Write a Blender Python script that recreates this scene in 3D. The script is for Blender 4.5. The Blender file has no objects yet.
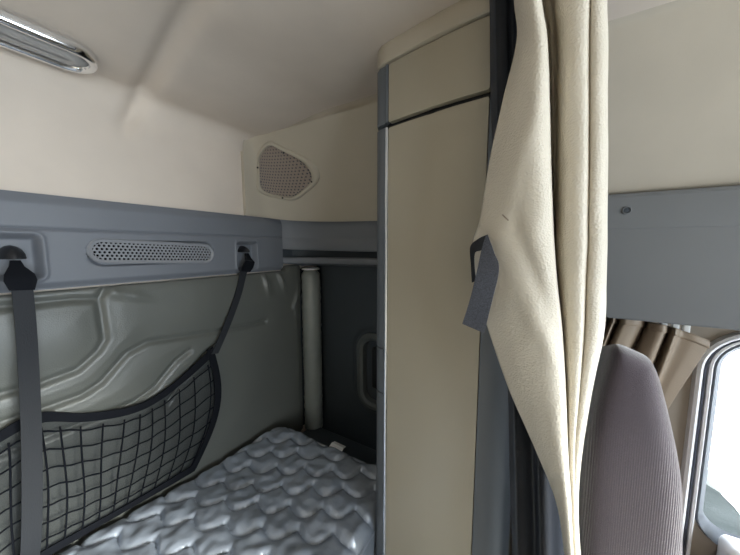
import bpy, math, random
import numpy as np
from mathutils import Vector, noise

random.seed(4)
Z0 = 1.35            # height of the eye above the cab floor: all z below are written relative to the eye
scn = bpy.context.scene
COL = scn.collection

# ------------------------------------------------------------------ materials
def mat(name, col, rough=.6, metal=0., spec=.5, sheen=0., coat=0.):
    m = bpy.data.materials.new(name); m.use_nodes = True
    b = m.node_tree.nodes['Principled BSDF']
    b.inputs['Base Color'].default_value = (*col, 1)
    b.inputs['Roughness'].default_value = rough
    b.inputs['Metallic'].default_value = metal
    b.inputs['Specular IOR Level'].default_value = spec
    b.inputs['Sheen Weight'].default_value = sheen
    b.inputs['Coat Weight'].default_value = coat
    return m

def grain(m, scale=300, strength=.15, dist=.002, kind='noise', var=0., varscale=4., stretch=None, detail=3):
    """fine surface bump plus a gentle blotchy tone variation"""
    nt = m.node_tree; N = nt.nodes; L = nt.links
    b = N['Principled BSDF']
    tc = N.new('ShaderNodeTexCoord')
    vec = tc.outputs['Object']
    if stretch:
        mp = N.new('ShaderNodeMapping'); mp.inputs['Scale'].default_value = stretch
        L.new(vec, mp.inputs['Vector']); v2 = mp.outputs['Vector']
    else:
        v2 = vec
    if kind == 'noise':
        t = N.new('ShaderNodeTexNoise'); t.inputs['Detail'].default_value = detail; out = t.outputs['Fac']
    else:
        t = N.new('ShaderNodeTexVoronoi'); t.feature = 'F1'; out = t.outputs['Distance']
    t.inputs['Scale'].default_value = scale
    L.new(v2, t.inputs['Vector'])
    bp = N.new('ShaderNodeBump'); bp.inputs['Strength'].default_value = strength; bp.inputs['Distance'].default_value = dist
    L.new(out, bp.inputs['Height']); L.new(bp.outputs['Normal'], b.inputs['Normal'])
    if var:
        n2 = N.new('ShaderNodeTexNoise'); n2.inputs['Scale'].default_value = varscale; n2.inputs['Detail'].default_value = 4
        L.new(vec, n2.inputs['Vector'])
        c = b.inputs['Base Color'].default_value[:3]
        r = N.new('ShaderNodeValToRGB')
        r.color_ramp.elements[0].position = .3; r.color_ramp.elements[1].position = .7
        r.color_ramp.elements[0].color = (*[x*(1-var) for x in c], 1)
        r.color_ramp.elements[1].color = (*[min(1, x*(1+var)) for x in c], 1)
        L.new(n2.outputs['Fac'], r.inputs['Fac']); L.new(r.outputs['Color'], b.inputs['Base Color'])
    return m

M = {}
M['headliner'] = grain(mat('headliner_cloth', (.66, .585, .51), .95, spec=.2), 500, .25, .001, var=.06, varscale=5)
M['beige_lining'] = grain(mat('beige_lining', (.53, .465, .375), .85, spec=.25), 500, .2, .001, var=.06, varscale=6)
M['beige_moulding'] = grain(mat('beige_moulding', (.47, .425, .345), .7, spec=.3), 700, .2, .0008, var=.04)
M['grille_beige'] = mat('grille_beige', (.29, .24, .205), .7, spec=.3)
M['grey_plastic'] = grain(mat('grey_plastic', (.165, .177, .20), .5, spec=.4), 900, .25, .0006, var=.05)
M['grey_light'] = grain(mat('grey_plastic_light', (.25, .26, .28), .5, spec=.4), 900, .2, .0005)
M['grey_dark'] = grain(mat('grey_plastic_dark', (.05, .062, .075), .55, spec=.35), 900, .25, .0006, var=.06)
M['recess_grey'] = grain(mat('recess_grey', (.10, .115, .12), .5, spec=.4), 900, .2, .0005)
M['grey_header'] = grain(mat('grey_header', (.17, .178, .185), .6, spec=.35), 900, .2, .0006, var=.04, varscale=3)
M['vinyl'] = grain(mat('grey_green_vinyl', (.115, .12, .108), .36, spec=.5), 420, .3, .0008, kind='voronoi', var=.05)
M['vinyl_light'] = grain(mat('bolster_vinyl', (.24, .26, .245), .3, spec=.6), 420, .3, .0008, kind='voronoi', var=.06)
M['cabinet_beige'] = grain(mat('cabinet_beige', (.38, .345, .27), .42, spec=.45), 900, .12, .0004, var=.03, varscale=3)
M['cabinet_grey'] = grain(mat('cabinet_grey', (.11, .125, .145), .45, spec=.45), 900, .2, .0005)
M['chrome'] = mat('chrome', (.85, .86, .88), .12, metal=1)
M['satin_metal'] = mat('satin_metal', (.62, .66, .72), .25, metal=1)
M['black'] = mat('black_plastic', (.012, .013, .016), .4)
M['void'] = mat('dark_hole', (.006, .006, .008), .9, spec=.1)
M['webbing'] = grain(mat('dark_webbing', (.022, .024, .028), .65, spec=.25), 700, .6, .0008, stretch=(1, 1, .3))
M['net_cord'] = mat('net_cord', (.006, .007, .01), .9, spec=.1)
M['net_edge'] = grain(mat('net_edging', (.007, .008, .011), .85, spec=.12), 800, .5, .0006)
M['curtain'] = grain(mat('beige_leatherette', (.60, .55, .46), .5, spec=.35), 420, .55, .0012, kind='voronoi', var=.04, varscale=8)
M['curtain_edge'] = mat('curtain_binding', (.30, .29, .26), .7)
M['blackout'] = grain(mat('blackout_lining', (.022, .026, .036), .5, spec=.4), 500, .3, .001)
M['velcro'] = grain(mat('velcro_webbing', (.085, .09, .108), .85, spec=.2), 1100, 1., .0015, var=.35, varscale=600)
M['white_plastic'] = mat('white_plastic', (.75, .76, .76), .45)
M['white_paint'] = mat('white_door_frame', (.86, .86, .87), .35)
M['rubber'] = mat('window_rubber', (.07, .075, .10), .5)
M['rubber_grey'] = mat('window_channel', (.17, .185, .21), .55)
M['tag'] = mat('white_tag', (.75, .77, .78), .8)
M['window_curtain'] = grain(mat('window_curtain', (.26, .205, .15), .5, spec=.4), 500, .3, .0008, kind='voronoi')
M['carpet'] = grain(mat('cab_floor', (.22, .21, .20), .95, spec=.1), 300, .8, .004)
M['pillar'] = grain(mat('pillar_trim', (.33, .285, .235), .7, spec=.3), 600, .2, .0008)
M['outer'] = mat('cab_shell', (.3, .3, .3), .8)
M['bank'] = grain(mat('outside_bank', (.016, .021, .02), .9), 8, .5, .02)

def quilt_mat():
    m = mat('silver_quilt', (.43, .485, .57), .27, spec=.7, metal=.4)
    return grain(m, 70, .30, .004, var=.05, varscale=12, detail=5)
M['quilt'] = quilt_mat()

def seat_mat(name):
    m = mat(name, (.085, .072, .085), .95, spec=.15, sheen=.9)
    b = m.node_tree.nodes['Principled BSDF']
    b.inputs['Sheen Roughness'].default_value = .4
    nt = m.node_tree; N = nt.nodes; L = nt.links
    tc = N.new('ShaderNodeTexCoord')
    mp = N.new('ShaderNodeMapping'); mp.inputs['Scale'].default_value = (1, 1, .12)
    L.new(tc.outputs['Object'], mp.inputs['Vector'])
    w = N.new('ShaderNodeTexWave'); w.wave_type = 'BANDS'; w.bands_direction = 'Y'
    w.inputs['Scale'].default_value = 115; w.inputs['Distortion'].default_value = 1.2
    w.inputs['Detail'].default_value = 2; w.inputs['Detail Scale'].default_value = 3
    L.new(mp.outputs['Vector'], w.inputs['Vector'])
    n = N.new('ShaderNodeTexNoise'); n.inputs['Scale'].default_value = 900; n.inputs['Detail'].default_value = 3
    L.new(tc.outputs['Object'], n.inputs['Vector'])
    sx = N.new('ShaderNodeSeparateXYZ'); L.new(tc.outputs['Object'], sx.inputs[0])
    mr = N.new('ShaderNodeMapRange')                       # the ribbed knit starts below the smooth head end
    mr.inputs['From Min'].default_value = 1.10; mr.inputs['From Max'].default_value = 1.01
    mr.inputs['To Min'].default_value = .04; mr.inputs['To Max'].default_value = .75
    L.new(sx.outputs['Z'], mr.inputs['Value'])
    ma = N.new('ShaderNodeMath'); ma.operation = 'MULTIPLY_ADD'
    L.new(w.outputs['Fac'], ma.inputs[0]); L.new(mr.outputs[0], ma.inputs[1]); L.new(n.outputs['Fac'], ma.inputs[2])
    bp = N.new('ShaderNodeBump'); bp.inputs['Strength'].default_value = .7; bp.inputs['Distance'].default_value = .0014
    L.new(ma.outputs[0], bp.inputs['Height']); L.new(bp.outputs['Normal'], b.inputs['Normal'])
    r = N.new('ShaderNodeValToRGB')
    r.color_ramp.elements[0].color = (.060, .049, .061, 1); r.color_ramp.elements[1].color = (.105, .089, .106, 1)
    r.color_ramp.elements[0].position = .25; r.color_ramp.elements[1].position = 1.
    L.new(ma.outputs[0], r.inputs['Fac']); L.new(r.outputs['Color'], b.inputs['Base Color'])
    return m
M['seat'] = seat_mat('seat_knit')

def glass_mat():
    m = bpy.data.materials.new('pane_glass'); m.use_nodes = True
    nt = m.node_tree; nt.nodes.clear()
    o = nt.nodes.new('ShaderNodeOutputMaterial'); mx = nt.nodes.new('ShaderNodeMixShader')
    t = nt.nodes.new('ShaderNodeBsdfTransparent'); g = nt.nodes.new('ShaderNodeBsdfGlossy')
    g.inputs['Roughness'].default_value = .02
    t.inputs['Color'].default_value = (.96, .98, .97, 1)
    f = nt.nodes.new('ShaderNodeFresnel'); f.inputs['IOR'].default_value = 1.3
    nt.links.new(f.outputs[0], mx.inputs[0]); nt.links.new(t.outputs[0], mx.inputs[1]); nt.links.new(g.outputs[0], mx.inputs[2])
    nt.links.new(mx.outputs[0], o.inputs[0])
    return m
M['glass'] = glass_mat()
def sheer_mat():
    m = bpy.data.materials.new('sheer_mesh'); m.use_nodes = True
    nt = m.node_tree; b = nt.nodes['Principled BSDF']; o = nt.nodes['Material Output']
    b.inputs['Base Color'].default_value = (.018, .022, .026, 1); b.inputs['Roughness'].default_value = .8
    t = nt.nodes.new('ShaderNodeBsdfTransparent'); mx = nt.nodes.new('ShaderNodeMixShader'); mx.inputs[0].default_value = .42
    nt.links.new(t.outputs[0], mx.inputs[1]); nt.links.new(b.outputs[0], mx.inputs[2]); nt.links.new(mx.outputs[0], o.inputs[0])
    return m
M['sheer'] = sheer_mat()
M['reflector'] = mat('lamp_reflector', (.62, .60, .58), .4, metal=.6)
M['side_lining'] = grain(mat('side_lining', (.46, .415, .345), .85, spec=.25), 500, .2, .001, var=.05, varscale=6)
def lens_mat():
    m = bpy.data.materials.new('clear_lens'); m.use_nodes = True
    b = m.node_tree.nodes['Principled BSDF']
    b.inputs['Transmission Weight'].default_value = .55
    b.inputs['Roughness'].default_value = .06
    b.inputs['IOR'].default_value = 1.2
    b.inputs['Base Color'].default_value = (.9, .9, .9, 1)
    return m
M['lens'] = lens_mat()

# ------------------------------------------------------------------ builders
class MB:
    """collects vertices and faces (z relative to the eye) and links them as ONE mesh object"""
    def __init__(s): s.v = []; s.f = []
    def add(s, v, f):
        n = len(s.v); s.v += [tuple(map(float, p)) for p in v]; s.f += [tuple(i+n for i in q) for q in f]; return s
    def grid(s, rows, close_u=False, close_v=False, flip=False):
        R = len(rows); C = len(rows[0]); v = [p for r in rows for p in r]; f = []
        for i in range(R if close_v else R-1):
            for j in range(C if close_u else C-1):
                a = i*C+j; b = i*C+(j+1) % C; c = ((i+1) % R)*C+(j+1) % C; d = ((i+1) % R)*C+j
                f.append((a, d, c, b) if flip else (a, b, c, d))
        return s.add(v, f)
    def box(s, x0, x1, y0, y1, z0, z1, r=0):
        if r <= 0:
            v = [(x, y, z) for x in (x0, x1) for y in (y0, y1) for z in (z0, z1)]
            return s.add(v, [(0, 1, 3, 2), (4, 6, 7, 5), (0, 4, 5, 1), (2, 3, 7, 6), (0, 2, 6, 4), (1, 5, 7, 3)])
        # rounded box as stacked rounded rectangles
        rows = []
        n = 4
        prof = [(r*(1-math.sin(k*math.pi/2/n)), r*(1-math.cos(k*math.pi/2/n))) for k in range(n+1)]
        lev = [(z0+b, a) for a, b in prof] + [(z1-b, a) for a, b in reversed(prof)]
        for z, ins in lev:
            rows.append([(x, y, z) for x, y in rrect(x0+ins, x1-ins, y0+ins, y1-ins, max(r-ins, .0005)+.0001, 4)])
        s.grid(rows, close_u=True)
        n0 = len(s.v); c = len(rows[0])
        s.f.append(tuple(range(n0-c*len(rows), n0-c*len(rows)+c))[::-1]); s.f.append(tuple(range(n0-c, n0)))
        return s
    def tube(s, pts, r, n=8, closed=False, flat=None):
        pts = [Vector(p) for p in pts]; R = len(pts); rows = []
        prev = None
        for i, p in enumerate(pts):
            a = pts[(i-1) % R] if (closed or i > 0) else p; b = pts[(i+1) % R] if (closed or i < R-1) else p
            t = (b-a).normalized()
            up = prev if prev is not None else (Vector((0, 0, 1)) if abs(t.z) < .9 else Vector((1, 0, 0)))
            u = (up - t*up.dot(t)).normalized(); w = t.cross(u); prev = u
            rr = r[i] if isinstance(r, (list, tuple)) else r
            rows.append([tuple(p+u*(rr*math.cos(k*2*math.pi/n))+w*(rr*math.sin(k*2*math.pi/n))) for k in range(n)])
        s.grid(rows, close_u=True, close_v=closed)
        if not closed:
            m = len(s.v); s.f.append(tuple(range(m-n, m))); s.f.append(tuple(range(m-n*R, m-n*R+n))[::-1])
        return s
    def ribbon(s, A, B, th, nrm):
        """strip between two edge polylines with real thickness along nrm"""
        nrm = Vector(nrm).normalized()*th
        rows = []
        for a, b in zip(A, B):
            a = Vector(a); b = Vector(b); m = (a+b)/2
            rows.append([tuple(a), tuple(m), tuple(b), tuple(b+nrm), tuple(m+nrm), tuple(a+nrm)])
        s.grid(rows, close_u=True)
        n = len(s.v); s.f.append(tuple(range(n-6, n))); s.f.append(tuple(range(n-6*len(rows), n-6*len(rows)+6))[::-1])
        return s
    def dome(s, c, ax, r, h, n=16, k=6, r0=None):
        ax = Vector(ax).normalized(); u = ax.orthogonal().normalized(); w = ax.cross(u); c = Vector(c); rows = []
        for i in range(k+1):
            a = i*math.pi/2/k; rr = max(r*math.cos(a), 1e-5); hh = h*math.sin(a)
            rows.append([tuple(c+ax*hh+u*(rr*math.cos(j*2*math.pi/n))+w*(rr*math.sin(j*2*math.pi/n))) for j in range(n)])
        return s.grid(rows, close_u=True)
    def build(s, name, m, parent=None, origin=None, smooth=True, angle=40, recalc=True):
        o_ = Vector(parent['_o']) if parent is not None else Vector(origin if origin is not None else (0, 0, -Z0))
        me = bpy.data.meshes.new(name)
        me.from_pydata([(p[0]-o_.x, p[1]-o_.y, p[2]-o_.z) for p in s.v], [], s.f); me.validate()
        if recalc:
            import bmesh
            bm = bmesh.new(); bm.from_mesh(me); bmesh.ops.recalc_face_normals(bm, faces=bm.faces); bm.to_mesh(me); bm.free()
        if smooth:
            me.polygons.foreach_set('use_smooth', [True]*len(me.polygons))
            me.set_sharp_from_angle(angle=math.radians(angle))
        me.materials.append(m)
        o = bpy.data.objects.new(name, me); COL.objects.link(o); o['_o'] = tuple(o_)
        if parent is not None:
            o.parent = parent
        else:
            o.location = (o_.x, o_.y, o_.z+Z0)
        return o

def tag(o, label=None, cat=None, group=None, kind=None):
    if label: o['label'] = label
    if cat: o['category'] = cat
    if group: o['group'] = group
    if kind: o['kind'] = kind
    return o
def thing(name, label, cat, origin, group=None):
    o = bpy.data.objects.new(name, None); COL.objects.link(o); o.empty_display_size = .05
    o.location = (origin[0], origin[1], origin[2]+Z0); o['_o'] = tuple(origin)
    return tag(o, label, cat, group)

def rrect(x0, x1, y0, y1, r, n=6):
    out = []
    for cx, cy, a0 in ((x1-r, y1-r, 0), (x0+r, y1-r, 90), (x0+r, y0+r, 180), (x1-r, y0+r, 270)):
        for k in range(n+1):
            a = math.radians(a0+90*k/n); out.append((cx+r*math.cos(a), cy+r*math.sin(a)))
    return out
def crom(pts, s):
    n = len(pts)-1; x = min(max(s, 0), 1)*n; i = min(int(x), n-1); f = x-i
    P = [np.array(pts[min(max(k, 0), n)], float) for k in (i-1, i, i+1, i+2)]
    return .5*((2*P[1])+(-P[0]+P[2])*f+(2*P[0]-5*P[1]+4*P[2]-P[3])*f*f+(-P[0]+3*P[1]-3*P[2]+P[3])*f**3)
def spline(pts, n): return [crom(pts, i/(n-1)) for i in range(n)]
def sm(a, b, x):
    t = min(max((x-a)/(b-a), 0), 1); return t*t*(3-2*t)
def surf_grid(ctrl, nu, nv):
    rows = [spline(r, nu) for r in ctrl]
    cols = [spline([rows[i][j] for i in range(len(rows))], nv) for j in range(nu)]
    return [[cols[j][i] for j in range(nu)] for i in range(nv)]
def solid(o, th, off=0):
    m = o.modifiers.new('thickness', 'SOLIDIFY'); m.thickness = th; m.offset = off; return o

SKY, SUN, EXPO = 8.0, 22.0, 0.4
# ------------------------------------------------------------------ the setting
def plate_hole(mb, X, outer, loop, thick):
    """wall in the plane x = X (thickness outward) around a rounded opening; loop = [(y, z)]"""
    y0, y1, z0, z1 = outer
    cy = sum(p[0] for p in loop)/len(loop); cz = sum(p[1] for p in loop)/len(loop)
    out = []
    for y, z in loop:
        dy, dz = y-cy, z-cz; k = 1e9
        if dy > 1e-9: k = min(k, (y1-cy)/dy)
        if dy < -1e-9: k = min(k, (y0-cy)/dy)
        if dz > 1e-9: k = min(k, (z1-cz)/dz)
        if dz < -1e-9: k = min(k, (z0-cz)/dz)
        out.append((cy+dy*k, cz+dz*k))
    # make sure the four corners are met
    for c in ((y0, z0), (y0, z1), (y1, z0), (y1, z1)):
        i = min(range(len(out)), key=lambda q: (out[q][0]-c[0])**2+(out[q][1]-c[1])**2); out[i] = c
    rows = [[(X, *p) for p in out], [(X, *p) for p in loop], [(X+thick, *p) for p in loop], [(X+thick, *p) for p in out]]
    return mb.grid(rows, close_u=True, close_v=True)

struct = lambda o: tag(o, kind='structure')
struct(MB().box(-1.05, 1.06, -1.5, .95, -Z0-.05, -Z0).build('floor', M['carpet'], smooth=False))
struct(MB().box(-1.05, 1.06, .90, .95, -Z0, .25).build('wall_back', M['headliner'], smooth=False))
struct(MB().box(-1.10, 1.10, -1.55, .97, .50, .55).build('ceiling_shell', M['outer'], smooth=False))

# headliner: soft fold down to the back wall and a moulded groove running to it
def ceil_z(y): return .375 + .027*sm(0, 1, (.85-y)/.30)
prof = [(.899, z) for z in (.235, .255, .275, .295, .31, .322)]
for k in range(1, 9):
    a = math.radians(90*k/9); prof.append((.85+.049*math.cos(a), .325+.05*math.sin(a)))
prof += [(y, ceil_z(y)) for y in np.linspace(.85, .35, 40)] + [(y, ceil_z(y)) for y in np.linspace(.3, -1.5, 24)]
xs = list(np.linspace(-1.05, .15, 20))+list(np.linspace(.17, .50, 67))+list(np.linspace(.52, .712, 10))
rows = []
for i, (y, z) in enumerate(prof):
    a = prof[max(i-1, 0)]; b = prof[min(i+1, len(prof)-1)]
    t = Vector((b[0]-a[0], b[1]-a[1])).normalized(); n = Vector((t.y, -t.x))      # towards the outside of the cab
    if n.y < 0 and n.x < 0: n = -n
    row = []
    for x in xs:
        if y > .885: xc = .322 + .036*sm(.27, .36, z); amp = sm(.255, .33, z)
        else: xc = .306+.055*(y-.53)/.35; amp = sm(.28, .52, y)
        d = .019*amp*math.exp(-((x-xc)/.021)**2)
        row.append((x, y+n.x*d, z+n.y*d))
    rows.append(row)
struct(MB().grid(rows).build('ceiling', M['headliner'], angle=70))

# side lining curving down from the ceiling
lp = [(.700, .403), (.712, .395), (.722, .375), (.745, .33), (.775, .275), (.815, .21), (.85, .158), (.876, .122), (1.0, .120)]
lp = spline(lp[:8], 30)+[np.array(lp[8])]
rows = [[(p[0], y, p[1]+(ceil_z(y)-.402)*sm(.12, .40, p[1])) for p in lp] for y in np.linspace(-1.5, .9, 40)]
struct(MB().grid(rows).build('trim_1', M['side_lining'], angle=60))

win = rrect(-1.15, -.3590, -.742, -.208, .078, 8)
struct(plate_hole(MB(), 1.0, (-1.5, .95, -Z0, .5), win, .05).build('wall_right', M['pillar'], smooth=False))
struct(MB().box(-1.10, -1.05, -1.5, .95, -Z0, .5).build('wall_left', M['beige_lining'], smooth=False))
wf = rrect(-.95, .95, -.62, .22, .08, 6)
mb = plate_hole(MB(), 0, (-1.10, 1.06, -Z0, .5), wf, .05)
mb.v = [(y, -1.5-x, z) for x, y, z in mb.v]
struct(mb.build('wall_front', M['grey_light'], smooth=False))
struct(MB().box(-1.05, 1.05, .945, .965, .22, .5).build('trim_2', M['beige_lining'], smooth=False))

# glazing
def pane(name, pts):
    mb = MB(); n = len(pts); off = Vector((0, 0, 0))
    return mb, n
def glaze(name, loop, fn, th):
    mb = MB(); n = len(loop)
    a = [fn(y, z, 0) for y, z in loop]; b = [fn(y, z, th) for y, z in loop]
    mb.add(a+b, [tuple(range(n)), tuple(range(2*n-1, n-1, -1))]+[(i, (i+1) % n, n+(i+1) % n, n+i) for i in range(n)])
    return struct(mb.build(name, M['glass'], smooth=False))
w1 = glaze('window_1', rrect(-1.149, -.360, -.741, -.209, .077, 8), lambda y, z, d: (1.040+d, y, z), .004)
glaze('window_2', rrect(-.949, .949, -.619, .219, .079, 6), lambda y, z, d: (y, -1.53-d, z), .005)

# door aperture: pale rim, dark seal, pale inner frame, grey glass channel
def ring(loop, X, prof, close=True):
    """sweep prof [(in-plane offset outwards, dx)] round a loop of (y, z)"""
    n = len(loop); cs = []
    for i, (y, z) in enumerate(loop):
        a = loop[i-1]; b = loop[(i+1) % n]; t = Vector((b[0]-a[0], b[1]-a[1])).normalized(); nn = Vector((t.y, -t.x))
        cs.append([(X+dx, y+nn.x*o, z+nn.y*o) for o, dx in prof])
    return MB().grid(cs, close_u=True, close_v=True)
ap = rrect(-1.30, -.346, -1.22, -.203, .09, 10)
d1 = ring(ap, 1.0, [(.004, .0), (.004, -.012), (.010, -.018), (.016, -.014), (.018, 0)]).build('door_1', M['white_paint'])
struct(d1)
ring(ap, 1.0, [(-.003, 0), (-.003, -.008), (0, -.012), (.003, -.008), (.003, 0)]).build('door_seal', M['rubber'], d1)
inn = rrect(-1.27, -.3585, -.90, -.2075, .079, 10)
ring(inn, 1.0, [(.0, .0), (.0, -.010), (.003, -.013), (.007, -.011), (.0085, 0)]).build('inner_frame', M['white_paint'], d1)
chn = rrect(-1.148, -.3605, -.740, -.2095, .077, 10)
ring(chn, 1.0, [(0, -.004), (0, .034), (-.020, .038), (-.024, .034), (-.020, .016), (-.003, -.010)]).build('window_channel', M['rubber_grey'], d1)
MB().box(.93, .999, -1.25, -.40, -.80, -.690, .018).build('window_ledge', M['white_paint'], d1)

# the sloping bank that shows low in the side window
rows = []
for y in np.linspace(-2.4, -.2, 30):
    zt = -2.55 + .95*sm(-1.75, -1.0, y)
    rows.append([(2.7, y, -2.7)]+[(2.7+.1*k, y, zt+.03*math.sin(9*y+k)) for k in range(1, 10)]+[(3.7, y, -2.7)])
tag(MB().grid(rows).build('terrain_outside', M['bank'], origin=(3.2, -1.3, -2.7)), kind='structure')

# ------------------------------------------------------------------ back wall: grey panel, padding, corner
def sdr(x, z, cx, cz, hx, hz, r):
    qx = abs(x-cx)-hx+r; qz = abs(z-cz)-hz+r
    return math.hypot(max(qx, 0), max(qz, 0))+min(max(qx, qz), 0)-r
RECESS = [(.120, -.018, .046, .046), (.642, -.029, .041, .050)]
def panel_y(x, z):
    y = .878
    y += .0035*math.exp(-((z-.038)/.0028)**2)                    # groove under the top strip
    y += .010*sm(.085, .113, z)                                   # top edge leans back
    y += .010*sm(-.070, -.086, z)                                 # lower edge rolls under
    for cx, cz, hx, hz in RECESS:
        d = sdr(x, z, cx, cz, hx, hz, .012)
        y += .019*sm(0, -.013, d)
        y -= .003*math.exp(-((d-.002)/.003)**2)
    d = sdr(x, z, .3775, -.013, .146, .031, .031)
    y += .010*sm(.0005, -.0035, d)
    return y
xs = list(np.linspace(-1.0, .05, 30))+list(np.arange(.054, .20, .0022))+list(np.arange(.20, .59, .0045))+list(np.arange(.59, .70, .0022))+list(np.linspace(.703, .799, 14))
zs = list(np.arange(-.087, .111, .0022))
rows = [[(x, panel_y(x, z), z) for x in xs] for z in zs]
rows = [[(x, .899, zs[0]) for x in xs]]+rows+[[(x, .899, zs[-1]) for x in xs]]
panel = MB().grid(rows).build('rear_trim_panel', M['grey_plastic'], origin=(.3, .89, -.087), angle=60)
tag(panel, 'long blue-grey plastic trim panel across back wall with perforated vent and two strap hooks', 'trim panel', kind='thing')

# perforated plate: a honeycomb of open cells
def perforated(fn, inside, cell, hole, a0, a1, b0, b1, depth=.004):
    mb = MB(); j = 0; b = b0
    while b < b1:
        a = a0+(cell/2 if j % 2 else 0)
        while a < a1:
            if inside(a, b):
                v = []
                R = cell/math.sqrt(3)
                for r, d in ((R, 0), (hole, 0), (hole, depth)):
                    for k in range(6 if False else 12):
                        an = math.radians(30*k)
                        if r == R:
                            rr = R if k % 2 else R*math.cos(math.pi/6); an2 = an
                        else: rr, an2 = r, an
                        v.append(fn(a+rr*math.cos(an2), b+rr*math.sin(an2), d))
                f = []
                for q in range(2):
                    for k in range(12): f.append((q*12+k, q*12+(k+1) % 12, (q+1)*12+(k+1) % 12, (q+1)*12+k))
                mb.add(v, f)
            a += cell
        b += cell*math.sqrt(3)/2; j += 1
    return mb
gf = lambda a, b, d: (a, .8775+d, b-.013-.012*(a-.3775)/.28)
g = perforated(gf, lambda a, b: sdr(a, b, .3775, 0, .142, .0255, .0255) < -.003, .0088, .0029, .232, .525, -.026, .027)
grille = g.build('vent_grille', M['grey_light'], panel, angle=30)
tag(grille, 'pale grey perforated oval vent grille')
st = rrect(.3775-.143, .3775+.143, -.0265, .0265, .0264, 10)
cs = []
for i, (x, z) in enumerate(st):
    a = st[i-1]; b = st[(i+1) % len(st)]; t = Vector((b[0]-a[0], b[1]-a[1])).normalized(); n = Vector((t.y, -t.x))
    cs.append([gf(x+n.x*o, z+n.y*o, d) for o, d in ((-.006, .004), (-.006, -.001), (0, -.0035), (.003, 0), (.003, .004))])
MB().grid(cs, close_u=True, close_v=True).build('grille_frame', M['grey_light'], grille)
n = len(st)
MB().add([gf(x, z, .0038) for x, z in st], [tuple(range(n))]).build('grille_back', M['void'], grille, smooth=False)
# hooks: black half-round knobs with a stem in each recess
for hx, hz, r in ((.126, -.022, .019), (.632, -.016, .0155)):
    mb = MB()
    rows = []
    for i in range(9):                                           # half dome with a flat underside
        a = math.pi*i/8; row = []
        for k in range(7):
            e = math.pi/2*k/6
            row.append((hx+r*math.cos(a)*math.cos(e), .896-.040*math.sin(e), hz+r*1.4*math.sin(a)*math.cos(e)))
        rows.append(row)
    mb.grid(rows)
    mb.add([r_[k] for r_ in (rows[0],) for k in range(7)]+[rows[8][k] for k in range(7)], [tuple(list(range(7))+list(range(13, 6, -1)))])
    mb.build('hook', M['black'], panel, angle=50)

# upholstered padding below the panel
PIPES = [
    [(-.6, -.112), (.2, -.112), (.243, -.118), (.247, -.215), (.232, -.240), (.196, -.270), (.143, -.278), (-.6, -.282)],
    [(.70, -.272), (.62, -.272), (.503, -.262), (.33, -.245), (.285, -.262), (.235, -.315), (.20, -.330), (.146, -.333), (-.6, -.335)],
    [(.430, -.300), (.395, -.318), (.340, -.372), (.29, -.392), (.15, -.395), (-.6, -.395)],
    [(.505, -.305), (.47, -.325), (.425, -.365), (.36, -.43)],
    [(.262, -.086), (.243, -.118)],
]
def seg_d(px, pz, a, b):
    ax, az = a; bx, bz = b; dx, dz = bx-ax, bz-az
    t = max(0, min(1, ((px-ax)*dx+(pz-az)*dz)/(dx*dx+dz*dz))); return math.hypot(px-ax-t*dx, pz-az-t*dz)
pxs = np.array(list(np.linspace(-1.0, .04, 20))+list(np.arange(.046, .72, .004))+list(np.linspace(.724, .887, 44)))
pzs = np.concatenate([np.arange(-.80, -.46, .012), np.arange(-.46, -.0885, .004)])
PX, PZ = np.meshgrid(pxs, pzs)
H = np.full(PX.shape, .012)
D = np.full(PX.shape, 9.)
for pl in PIPES:
    for a, b in zip(pl[:-1], pl[1:]):
        dx, dz = b[0]-a[0], b[1]-a[1]
        t = np.clip(((PX-a[0])*dx+(PZ-a[1])*dz)/(dx*dx+dz*dz), 0, 1)
        D = np.minimum(D, np.hypot(PX-a[0]-t*dx, PZ-a[1]-t*dz))
H += .009*(1-np.exp(-D/.022)) - .004*np.exp(-(D/.006)**2) + .0012*np.exp(-((D-.013)/.006)**2)
H += .006*np.exp(-((PZ+.16)/.07)**2)*np.clip((PX-.25)/.2, 0, 1)
H -= .006*np.clip((PZ+.115)/.03, 0, 1)**2                          # tucks in under the panel
H -= .010*np.exp(-((PX-.888)/.02)**2)
for cx, cz, lx, lz, an, am in ((.705, -.130, .009, .034, 12, .011), (.775, -.128, .009, .038, 18, .012), (.740, -.14, .014, .03, 16, -.005),
                               (.850, -.215, .009, .035, -28, .011), (.845, -.265, .008, .03, 18, .010), (.868, -.25, .012, .04, -5, -.004),
                               (.27, -.105, .012, .02, 50, .006), (.31, -.12, .03, .012, -25, .004)):
    c_, s_ = math.cos(math.radians(an)), math.sin(math.radians(an))
    u = (PX-cx)*c_+(PZ-cz)*s_; w = -(PX-cx)*s_+(PZ-cz)*c_
    H += am*np.exp(-(u/lx)**2-(w/lz)**2)
H += .0025*np.sin(PX*17+PZ*9)*np.sin(PZ*21-PX*4)
PZ = PZ+.020*np.clip((PX-.803)/.02, 0, 1)*np.clip((PZ+.25)/.15, 0, 1)
rows = [[(float(PX[i, j]), float(.890-H[i, j]), float(PZ[i, j])) for j in range(PX.shape[1])] for i in range(PX.shape[0])]
rows.append([(p[0], .8995, p[2]) for p in rows[-1]])
pad = MB().grid(rows).build('wall_padding', M['vinyl'], origin=(.3, .88, -.80), angle=80)
tag(pad, 'grey-green padded vinyl upholstery with embossed seams on the back wall above the bed', 'padding', kind='thing')

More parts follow.
